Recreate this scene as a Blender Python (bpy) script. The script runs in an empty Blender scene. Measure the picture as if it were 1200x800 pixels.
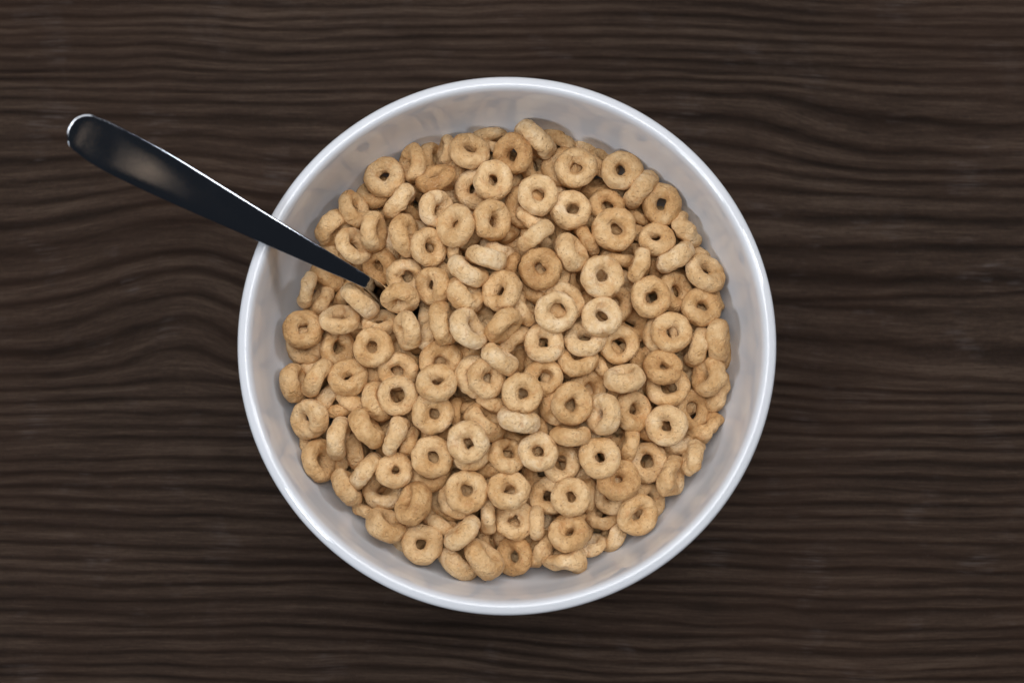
import bpy, math, random
import numpy as np
from mathutils import Vector

# ------------------------------------------------------------------ camera, world, lamps, exposure
MM = 0.001
SC = bpy.context.scene
COL = SC.collection
RIM = 0.070                                   # height of the bowl's rim over the table
TILT = math.radians(3.6)
DIST = 0.550
PXM = 0.3028 / 1200                           # metres per photo pixel on the rim plane
AIM = Vector((6 * PXM, 2 * PXM, RIM))
CAM = AIM + DIST * Vector((0, -math.sin(TILT), math.cos(TILT)))
cam_data = bpy.data.cameras.new('camera')
cam = bpy.data.objects.new('camera', cam_data)
COL.objects.link(cam)
cam.location = CAM
cam.rotation_euler = (TILT, 0, 0)
cam_data.sensor_width = 36
cam_data.lens = 36 * DIST / 0.3028
cam_data.clip_start = 0.01
cam_data.clip_end = 20
cam_data.dof.use_dof = True
cam_data.dof.focus_distance = 0.574
cam_data.dof.aperture_fstop = 8.0
SC.camera = cam

w = bpy.data.worlds.new('World')
SC.world = w
w.use_nodes = True
w.node_tree.nodes['Background'].inputs[0].default_value = (0.75, 0.85, 1.0, 1)
w.node_tree.nodes['Background'].inputs[1].default_value = 0.028

def lamp(name, loc, target, size, size_y, power, color):
    d = bpy.data.lights.new(name, 'AREA')
    d.shape = 'RECTANGLE'; d.size = size; d.size_y = size_y; d.energy = power; d.color = color
    o = bpy.data.objects.new(name, d)
    COL.objects.link(o)
    o.location = loc
    o.rotation_euler = (Vector(target) - Vector(loc)).to_track_quat('-Z', 'Y').to_euler()
    return o
lamp('window_light', (-0.08, 0.52, 1.15), (0, 0.05, 0.03), 1.5, 1.0, 11.0, (1.0, 0.98, 0.96))
lamp('side_light', (-0.85, -0.65, 0.95), (0, 0, 0.05), 0.30, 0.30, 6.2, (0.90, 0.95, 1.0))
lamp('right_light', (1.05, 0.45, 0.95), (0, 0, 0.05), 0.26, 0.36, 4.2, (0.95, 0.97, 1.0))
lamp('spoon_reflection_fill', (0.40, -0.175, 0.93), (-0.1, 0.05, 0.1), 0.08, 0.05, 0.0055, (1.0, 0.72, 0.48))  # added warm source, only there to give the spoon handle a brown reflection
sd = bpy.data.lights.new('added_vignette_spot', 'SPOT')  # added spot, no known fixture: brightens the bowl, lets the table corners fall off
sd.energy = 20.5; sd.shadow_soft_size = 0.28; sd.spot_size = math.radians(30); sd.spot_blend = 1.0; sd.color = (1.0, 0.985, 0.96)
so = bpy.data.objects.new('added_vignette_spot', sd)
COL.objects.link(so)
so.location = (0.02, 0.07, 1.25)
so.rotation_euler = (Vector((0, 0.01, 0.05)) - so.location).to_track_quat('-Z', 'Y').to_euler()

SC.view_settings.view_transform = 'Standard'
SC.view_settings.look = 'None'
SC.view_settings.exposure = 0.16
SC.view_settings.gamma = 1.0
SC.render.engine = 'CYCLES'
SC.cycles.max_bounces = 8
SC.cycles.diffuse_bounces = 5
SC.cycles.use_denoising = True

# ------------------------------------------------------------------ helpers
def at(px, py, z):
    """World point at height z (metres over the table) that the plan of the still life puts at px, py."""
    f = Vector((0, math.sin(TILT), -math.cos(TILT)))
    r = Vector((1, 0, 0)); u = r.cross(f)
    d = f + r * ((px - 600) * PXM / DIST) + u * ((400 - py) * PXM / DIST)
    return CAM + d * ((z - CAM.z) / d.z)

def mesh_obj(name, verts, faces, mat, smooth=True):
    me = bpy.data.meshes.new(name)
    nv, nf = len(verts), len(faces)
    me.vertices.add(nv)
    me.vertices.foreach_set('co', np.asarray(verts, dtype=np.float32).ravel())
    f = np.asarray(faces, dtype=np.int32)
    k = f.shape[1]
    me.loops.add(nf * k)
    me.loops.foreach_set('vertex_index', f.ravel())
    me.polygons.add(nf)
    me.polygons.foreach_set('loop_start', np.arange(0, nf * k, k, dtype=np.int32))
    me.update(calc_edges=True)
    me.validate()
    if smooth:
        me.polygons.foreach_set('use_smooth', np.ones(len(me.polygons), dtype=bool))
    me.materials.append(mat)
    o = bpy.data.objects.new(name, me)
    COL.objects.link(o)
    return o

def new_mat(name):
    m = bpy.data.materials.new(name)
    m.use_nodes = True
    nt = m.node_tree
    return m, nt, nt.nodes['Principled BSDF']

class N:
    """Small node-building helper."""
    def __init__(s, nt): s.nt = nt
    def __call__(s, kind, **kw):
        n = s.nt.nodes.new(kind)
        ins = kw.pop('ins', {})
        for k, v in kw.items(): setattr(n, k, v)
        for k, v in ins.items():
            if isinstance(v, bpy.types.NodeSocket): s.nt.links.new(v, n.inputs[k])
            else: n.inputs[k].default_value = v
        return n
    def link(s, a, b): s.nt.links.new(a, b)
    def math(s, op, a, b=None, c=None, clamp=False):
        n = s.nt.nodes.new('ShaderNodeMath'); n.operation = op; n.use_clamp = clamp
        for i, v in enumerate((a, b, c)):
            if v is None: continue
            if isinstance(v, bpy.types.NodeSocket): s.nt.links.new(v, n.inputs[i])
            else: n.inputs[i].default_value = v
        return n.outputs[0]
    def ramp(s, fac, stops):
        n = s.nt.nodes.new('ShaderNodeValToRGB')
        s.nt.links.new(fac, n.inputs[0])
        e = n.color_ramp.elements
        while len(e) < len(stops): e.new(0.5)
        for i, (p, c) in enumerate(stops):
            e[i].position = p
            e[i].color = c if len(c) == 4 else (*c, 1)
        return n.outputs[0]
    def mix(s, fac, a, b, blend='MIX'):
        n = s.nt.nodes.new('ShaderNodeMix'); n.data_type = 'RGBA'; n.blend_type = blend
        for i, v in ((0, fac), (6, a), (7, b)):
            if isinstance(v, bpy.types.NodeSocket): s.nt.links.new(v, n.inputs[i])
            else: n.inputs[i].default_value = v if i == 0 else (*v, 1)
        return n.outputs[2]
    def noise(s, vec, scale, detail=2, rough=.5, dist=0):
        n = s.nt.nodes.new('ShaderNodeTexNoise')
        s.nt.links.new(vec, n.inputs['Vector'])
        n.inputs['Scale'].default_value = scale; n.inputs['Detail'].default_value = detail
        n.inputs['Roughness'].default_value = rough; n.inputs['Distortion'].default_value = dist
        return n.outputs['Fac']

# ------------------------------------------------------------------ materials
def wood_material():
    m, nt, b = new_mat('brushed_dark_wood'); n = N(nt)
    at_ = n('ShaderNodeAttribute', attribute_name='grain')          # x: along the fibre (cm), y: ring count, z: ridge 0..1
    sp = n('ShaderNodeSeparateXYZ', ins={0: at_.outputs['Vector']})
    gx, gy, rd = sp.outputs
    co = n('ShaderNodeTexCoord').outputs['Object']
    v1 = n('ShaderNodeCombineXYZ', ins={0: n.math('MULTIPLY', gx, .16), 1: n.math('MULTIPLY', gy, 2.6), 2: 0.0}).outputs[0]
    v2 = n('ShaderNodeCombineXYZ', ins={0: n.math('MULTIPLY', gx, .7), 1: n.math('MULTIPLY', gy, 7.0), 2: 3.0}).outputs[0]
    f1 = n.noise(v1, 1.0, 4, .6)
    f2 = n.noise(v2, 1.0, 3, .6)
    v3 = n('ShaderNodeCombineXYZ', ins={0: n.math('MULTIPLY', gx, 1.5), 1: n.math('MULTIPLY', gy, 16.0), 2: 7.0}).outputs[0]
    f3 = n.noise(v3, 1.0, 3, .65)
    v4 = n('ShaderNodeCombineXYZ', ins={0: n.math('MULTIPLY', gx, 5.0), 1: n.math('MULTIPLY', gy, 9.0), 2: 11.0}).outputs[0]
    f4 = n.noise(v4, 1.0, 3, .7)
    fine = n.noise(co, 1400, 2, .6)
    blot = n.noise(co, 14, 3, .55)
    blot2 = n.noise(co, 55, 3, .6)
    h = n.math('ADD', n.math('MULTIPLY', rd, .74), n.math('ADD', n.math('MULTIPLY', f1, .32), n.math('ADD', n.math('MULTIPLY', f2, .65), n.math('ADD', n.math('MULTIPLY', f3, .55), n.math('MULTIPLY', f4, .42)))))
    h = n.math('SUBTRACT', h, .89)
    col = n.ramp(h, [(0.12, (.0078, .0042, .0027)), (0.40, (.0170, .0094, .0060)), (.66, (.0305, .0182, .0120)), (.95, (.060, .0395, .0275))])
    warm = n.ramp(blot, [(.42, (0, 0, 0)), (.62, (1, 1, 1))])
    col = n.mix(n.math('MULTIPLY', warm, .3), col, (.028, .0135, .008))
    worn = n.math('MULTIPLY', n.ramp(blot2, [(.56, (0, 0, 0)), (.74, (1, 1, 1))]), n.math('MULTIPLY', n.ramp(f2, [(.45, (0, 0, 0)), (.7, (1, 1, 1))]), .55))
    col = n.mix(worn, col, (.082, .070, .068))
    pore = n.ramp(f3, [(.28, (1, 1, 1)), (.38, (0, 0, 0))])
    col = n.mix(n.math('MULTIPLY', pore, .6), col, (.006, .003, .002))
    speck = n.ramp(fine, [(.66, (0, 0, 0)), (.78, (1, 1, 1))])
    col = n.mix(n.math('MULTIPLY', speck, .22), col, (.10, .085, .078))
    n.link(col, b.inputs['Base Color'])
    rough = n.math('SUBTRACT', .8, n.math('MULTIPLY', rd, .16))
    n.link(rough, b.inputs['Roughness'])
    b.inputs['Specular IOR Level'].default_value = .12
    hh = n.math('ADD', n.math('MULTIPLY', f1, .5), n.math('ADD', n.math('MULTIPLY', f2, .35), n.math('MULTIPLY', fine, .12)))
    bp = n('ShaderNodeBump', ins={'Height': hh, 'Strength': .55, 'Distance': .0006})
    n.link(bp.outputs[0], b.inputs['Normal'])
    return m

def porcelain_material():
    m, nt, b = new_mat('white_glazed_porcelain'); n = N(nt)
    co = n('ShaderNodeTexCoord').outputs['Object']
    f = n.noise(co, 60, 3, .5)
    col = n.ramp(f, [(.3, (.665, .69, .745)), (.7, (.69, .715, .768))])
    n.link(col, b.inputs['Base Color'])
    b.inputs['Roughness'].default_value = .13
    b.inputs['IOR'].default_value = 1.5
    n.link(n.ramp(n.noise(co, 160, 3, .6), [(.3, (.008,) * 3), (.75, (.022,) * 3)]), b.inputs['Roughness'])
    bp = n('ShaderNodeBump', ins={'Height': n.noise(co, 45, 1, .4), 'Strength': .05, 'Distance': .0006})
    n.link(bp.outputs[0], b.inputs['Normal'])
    return m

def steel_material():
    m, nt, b = new_mat('polished_stainless_steel'); n = N(nt)
    co = n('ShaderNodeTexCoord').outputs['Object']
    b.inputs['Metallic'].default_value = 1
    b.inputs['Base Color'].default_value = (.38, .405, .455, 1)
    sc = n.noise(co, 2600, 2, .7)
    n.link(n.ramp(n.noise(co, 120, 4, .7), [(.3, (.05,) * 3), (.8, (.12,) * 3)]), b.inputs['Roughness'])
    bp = n('ShaderNodeBump', ins={'Height': sc, 'Strength': .05, 'Distance': .0002})
    n.link(bp.outputs[0], b.inputs['Normal'])
    return m

def cereal_material():
    m, nt, b = new_mat('toasted_oat'); n = N(nt)
    tc = n('ShaderNodeTexCoord').outputs['Object']
    oi = n('ShaderNodeObjectInfo')
    off = n('ShaderNodeVectorMath', operation='SCALE', ins={0: (.73, .31, .57), 'Scale': oi.outputs['Random']}).outputs[0]
    co = n('ShaderNodeVectorMath', operation='ADD', ins={0: tc, 1: off}).outputs[0]
    tone = n('ShaderNodeSeparateColor', ins={0: oi.outputs['Color']}).outputs[0]     # 0 dark .. 1 pale
    big = n.noise(co, 160, 2, .5)
    med = n.noise(co, 620, 3, .6)
    t = n.math('ADD', n.math('MULTIPLY', big, .75), n.math('MULTIPLY', med, .45))
    t = n.math('ADD', n.math('SUBTRACT', t, .32), n.math('MULTIPLY', tone, .38))
    col = n.ramp(t, [(0.10, (.38, .19, .068)), (.36, (.56, .33, .142)), (.62, (.69, .47, .25)), (.92, (.82, .65, .44))])
    toast = n.ramp(n.noise(co, 260, 3, .65, .4), [(.56, (0, 0, 0)), (.72, (1, 1, 1))])
    col = n.mix(n.math('MULTIPLY', toast, .6), col, (.47, .225, .085))
    sp = n.ramp(n.noise(co, 2300, 2, .6), [(.62, (0, 0, 0)), (.74, (1, 1, 1))])
    col = n.mix(n.math('MULTIPLY', sp, .3), col, (.22, .10, .045))
    sp2 = n.ramp(n.noise(co, 1250, 1, .5), [(.66, (0, 0, 0)), (.76, (1, 1, 1))])
    col = n.mix(n.math('MULTIPLY', sp2, .55), col, (.17, .075, .035))
    pal = n.ramp(n.noise(co, 1900, 2, .6), [(.60, (0, 0, 0)), (.75, (1, 1, 1))])
    col = n.mix(n.math('MULTIPLY', pal, .35), col, (.78, .62, .44))
    pit = n.ramp(n.noise(co, 820, 1, .5), [(.30, (0, 0, 0)), (.40, (1, 1, 1))])
    n.link(col, b.inputs['Base Color'])
    b.inputs['Roughness'].default_value = .68
    b.inputs['Specular IOR Level'].default_value = .32
    hh = n.math('ADD', n.math('MULTIPLY', n.noise(co, 900, 4, .62), 1.0), n.math('MULTIPLY', n.noise(co, 380, 2, .5), 1.6))
    hh = n.math('ADD', hh, n.math('MULTIPLY', pit, .4))
    bp = n('ShaderNodeBump', ins={'Height': hh, 'Strength': .8, 'Distance': .0006})
    n.link(bp.outputs[0], b.inputs['Normal'])
    return m

M_WOOD, M_BOWL, M_STEEL, M_OAT = wood_material(), porcelain_material(), steel_material(), cereal_material()

# ------------------------------------------------------------------ the table top
def vnoise(x, y, seed, nx=256, ny=256):
    r = np.random.RandomState(seed).rand(ny, nx)
    xi = np.floor(x).astype(int); yi = np.floor(y).astype(int)
    fx = x - xi; fy = y - yi
    fx = fx * fx * (3 - 2 * fx); fy = fy * fy * (3 - 2 * fy)
    a = r[yi % ny, xi % nx]; b_ = r[yi % ny, (xi + 1) % nx]
    c = r[(yi + 1) % ny, xi % nx]; d = r[(yi + 1) % ny, (xi + 1) % nx]
    return (a * (1 - fx) + b_ * fx) * (1 - fy) + (c * (1 - fx) + d * fx) * fy

def sig(t): return 1 / (1 + np.exp(-np.clip(t, -30, 30)))

def build_table():
    # wood coordinates U (along the fibre) and V (across it, growing towards the viewer), in steps of 0.2844 mm
    S = 0.0002844
    def axis(lo, hi, step, far):
        core = np.arange(lo, hi, step)
        out = []
        d = step; p = hi
        while p < far: out.append(p); d *= 1.18; p += d
        out2 = []; d = step; p = lo - step
        while p > -far: out2.append(p); d *= 1.18; p -= d
        return np.concatenate([np.array(out2[::-1]), core, np.array(out)])
    U = axis(-60, 1260, 2.6, 4200); V = axis(-50, 850, 1.5, 3800)
    uu, vv = np.meshgrid(U, V)
    # bends of the grain
    hump = 36 * np.exp(-((uu - 218) / np.where(uu < 218, 115, 78)) ** 2) * sig((vv - 215) / 30) * sig((432 - vv) / 16)
    rise = 26 * sig((uu - 90) / 60) * np.exp(-((vv - 330) / 75) ** 2)
    step = 46 * sig((uu - 935) / 34) * np.exp(-((vv - 170) / 52) ** 2)
    drift = 16 * sig((uu - 900) / 90) * sig((150 - vv) / 40)
    low = 26 * sig((uu - 1000) / 90) * np.exp(-((vv - 445) / 40) ** 2)
    wob = (vnoise(uu / 170, vv / 60, 3) - .5) * 8 + (vnoise(uu / 60 + 9, vv / 30, 4) - .5) * 3
    q = vv + hump + rise * .6 - step - drift - low + wob
    kv = np.array([-4000, 0, 130, 250, 430, 850, 4600.])
    gl = np.interp(q, kv, np.cumsum([0, 4000 / 20, 130 / 13, 120 / 26, 180 / 31, 420 / 16, 3750 / 20]))
    kr = np.array([-4000, 0, 100, 220, 350, 410, 500, 850, 4600.])
    gr = np.interp(q, kr, np.cumsum([0, 4000 / 20, 100 / 12.5, 120 / 31, 130 / 42, 60 / 30, 90 / 17, 350 / 15.7, 3750 / 20]))
    wx = sig((uu - 600) / 110)
    g = gl * (1 - wx) + gr * wx
    ph = g + (vnoise(g * .7, uu / 500, 8) - .5) * .8
    k = np.round(ph)
    amp = vnoise(k * 1.37 + .5, uu / 260, 5) * .5 + .5
    wid = .13 + .11 * vnoise(k * 2.11 + .3, uu / 300, 6)
    valley = amp * np.exp(-np.abs((ph - k + .12 * (vnoise(uu / 45, g * 2, 14) - .5)) / wid) ** 1.6)
    broad = vnoise(uu / 300, g * .9, 7)
    fibre = vnoise(uu / 70, g * 4.5, 9) * .6 + vnoise(uu / 38, vv / 2.6 + g, 19) * .4
    seam = np.exp(-((vv - (353 - 9 * (uu - 910) / 290) + 3 * (vnoise(uu / 60, vv * 0, 12) - .5)) / 3.0) ** 2) * sig((uu - 780) / 40)
    ridge = np.clip(.82 - .78 * valley + .26 * (broad - .5) + .42 * (fibre - .5), 0, 1)
    ridge = ridge * (1 - .8 * seam)
    x = (uu - 594.0 - OFFX) * S; y = -(vv - 402.0 - OFFY) * S
    z = -0.0005 + 0.00045 * ridge
    ny, nx = uu.shape
    verts = np.stack([x, y, z], -1).reshape(-1, 3)
    idx = np.arange(ny * nx).reshape(ny, nx)
    faces = np.stack([idx[1:, :-1], idx[1:, 1:], idx[:-1, 1:], idx[:-1, :-1]], -1).reshape(-1, 4)
    o = mesh_obj('tabletop', verts, faces, M_WOOD)
    a = o.data.attributes.new('grain', 'FLOAT_VECTOR', 'POINT')
    a.data.foreach_set('vector', np.stack([uu / 35.0, g, ridge], -1).astype(np.float32).ravel())
    o['kind'] = 'structure'
    o['label'] = 'dark brown wooden table top with brushed wavy grain under the bowl'
    return o
OFFX, OFFY = 0.68, 15.23
build_table()

# ------------------------------------------------------------------ the bowl
def lathe(profile, seg):
    pr = np.array(profile); n = len(pr)
    a = np.arange(seg) * 2 * np.pi / seg
    v = np.stack([pr[:, None, 0] * np.cos(a), pr[:, None, 0] * np.sin(a), np.repeat(pr[:, 1:2], seg, 1)], -1).reshape(-1, 3)
    idx = np.arange(n * seg).reshape(n, seg)
    j = np.roll(idx, -1, axis=1)
    f = np.stack([idx[:-1], idx[1:], j[1:], j[:-1]], -1).reshape(-1, 4)
    return v, f

def spline(pts, per):
    """Catmull-Rom through the points."""
    p = [Vector(q) for q in pts]
    p = [2 * p[0] - p[1]] + p + [2 * p[-1] - p[-2]]
    out = []
    for i in range(1, len(p) - 2):
        for s in range(per):
            t = s / per
            a, b, c, d = p[i - 1:i + 3]
            out.append(.5 * ((2 * b) + (c - a) * t + (2 * a - 5 * b + 4 * c - d) * t * t + (3 * b - a - 3 * c + d) * t ** 3))
    out.append(p[-2])
    return out

inner = [(.3, -62), (16, -61.6), (30, -60), (43, -56.5), (53, -51), (61, -44), (66.5, -36), (70.3, -28), (72.5, -20), (73.9, -12), (74.6, -7.5), (75.05, -5)]
lip = [(75.4, -3.2), (75.75, -1.8), (76.3, -.75), (76.95, -.2), (77.55, -.1), (78.2, -.34), (78.95, -.72), (79.5, -1.15), (79.87, -1.8), (80.0, -2.8)]
outer = [(79.9, -4), (79.3, -9), (77.6, -18), (75, -27), (71, -36), (65, -45), (57, -53), (47, -59.5), (39, -63), (38, -64.5), (38, -69.2), (37, -69.95), (35, -69.95), (34.3, -69.2), (34, -66.5), (20, -66), (.3, -65.8)]
prof = spline([(a * MM, (b + 70) * MM, 0) for a, b in inner + lip + outer], 5)
bv, bf = lathe([(max(q.x, .0002), q.y) for q in prof], 288)
bowl = mesh_obj('cereal_bowl', bv, bf, M_BOWL)
bowl['label'] = 'round white glazed bowl filled with oat rings on the dark wooden table'
bowl['category'] = 'bowl'

# ------------------------------------------------------------------ the spoon
def build_spoon():
    dirx = Vector((436 - 101, 335 - 157))
    # stations: px, py, height over the rim (mm), half width (px), crown (how domed the top is, mm), thickness (mm)
    st = [
        (102.5, 158.5, 28.6, 24.5, .25, 1.8),
        (116, 166.0, 27.1, 26.8, .35, 2.0),
        (140, 179.0, 24.55, 27.6, .5, 2.2),
        (180, 199.5, 20.2, 26.6, .75, 2.4),
        (220, 220.5, 15.6, 24.0, .95, 2.6),
        (260, 241.5, 10.85, 20.8, 1.1, 2.8),
        (300, 262.5, 5.9, 17.6, 1.2, 3.0),
        (340, 283.5, .7, 14.6, 1.25, 3.2),
        (380, 304.5, -4.9, 11.4, 1.3, 3.3),
        (410, 320.0, -9.3, 8.9, 1.3, 3.3),
        (431, 331.5, -12.8, 7.6, 1.3, 3.2),
        (441, 339.0, -18.5, 8.6, 1.2, 3.0),
        (450, 349.5, -24.5, 10.0, 1.0, 2.8),
        (461, 362.0, -31.0, 17.0, .0, 2.0),
        (485, 376.0, -38.5, 36.0, -3.0, 1.8),
        (525, 398.0, -43.5, 46.0, -5.0, 1.8),
        (570, 421.0, -46.0, 42.0, -5.0, 1.8),
        (610, 441.0, -46.5, 24.0, -2.0, 1.8),
        (622, 447.0, -46.3, 4.0, -.2, 1.5)]
    vals = []
    for px, py, z, hw, cr, th in st:
        p = at(px, py, RIM + z * MM)
        vals.append((p, hw * PXM * (CAM.z - p.z) / DIST, cr * MM * .2, th * MM * .45))
    per = 7
    P = spline([v[0] for v in vals], per)
    t_old = np.arange(len(vals)); t_new = np.linspace(0, len(vals) - 1, len(P))
    W = [q.x for q in spline([(v[1], 0, 0) for v in vals], per)]
    CR = np.interp(t_new, t_old, [v[2] for v in vals]); TH = np.interp(t_new, t_old, [v[3] for v in vals])
    # rounded free end of the handle
    verts = []; K = 64
    ends = []
    T0 = (P[1] - P[0]).normalized()
    for s in (0.0, .12, .3, .55, .8):
        ends.append(s)
    rows = []
    r = .0056                                  # corner radius of the end
    for s in (0.004, .03, .08, .16, .27, .4, .55, .75):
        off = -r * (1 - s)
        w0 = W[0] - r * (1 - math.sqrt(max(0, 1 - (1 - s) ** 2)))
        rows.append((P[0] + T0 * off, w0, CR[0] * .9, TH[0] * (.45 + .55 * math.sqrt(max(0, 1 - (1 - s) ** 4)))))
    for i in range(len(P)): rows.append((P[i], W[i], CR[i], TH[i]))
    side0 = Vector((.46, .887, 0))
    for i, (p, w_, cr, th) in enumerate(rows):
        a = rows[max(i - 1, 0)][0]; b_ = rows[min(i + 1, len(rows) - 1)][0]
        t = (b_ - a).normalized()
        side = (side0 - side0.dot(t) * t).normalized()
        nrm = t.cross(side).normalized()
        if nrm.z < 0: nrm = -nrm
        for k in range(K):
            an = 2 * math.pi * k / K
            c, s_ = math.cos(an), math.sin(an)
            ex = .55 if abs(c) > 0 else 1
            x = math.copysign(abs(c) ** .27, c)
            zz = math.copysign(abs(s_) ** .27, s_)
            # shallow bevel round the top edge, gently domed middle
            dome = cr * (1 - x * x)
            verts.append(p + side * (x * max(w_, .0003)) + nrm * (zz * th * .5 + dome))
    n = len(rows)
    idx = np.arange(n * K).reshape(n, K); j = np.roll(idx, -1, axis=1)
    f = np.stack([idx[:-1], idx[1:], j[1:], j[:-1]], -1).reshape(-1, 4).tolist()
    base = len(verts)
    verts.append(sum((verts[k] for k in range(K)), Vector()) / K)
    verts.append(sum((verts[(n - 1) * K + k] for k in range(K)), Vector()) / K)
    f += [[k, (k + 1) % K, base, base] for k in range(K)]
    f += [[(n - 1) * K + (k + 1) % K, (n - 1) * K + k, base + 1, base + 1] for k in range(K)]
    me = bpy.data.meshes.new('spoon')
    me.from_pydata([tuple(v) for v in verts], [], [q if q[2] != q[3] else q[:3] for q in f])
    me.update()
    me.polygons.foreach_set('use_smooth', np.ones(len(me.polygons), dtype=bool))
    me.materials.append(M_STEEL)
    import bmesh
    bm = bmesh.new(); bm.from_mesh(me); bmesh.ops.recalc_face_normals(bm, faces=bm.faces); bm.to_mesh(me); bm.free()
    o = bpy.data.objects.new('spoon', me)
    COL.objects.link(o)
    o['label'] = 'polished steel spoon with its dark reflecting handle leaning on the bowl rim'
    o['category'] = 'spoon'
    return o
build_spoon()

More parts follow.
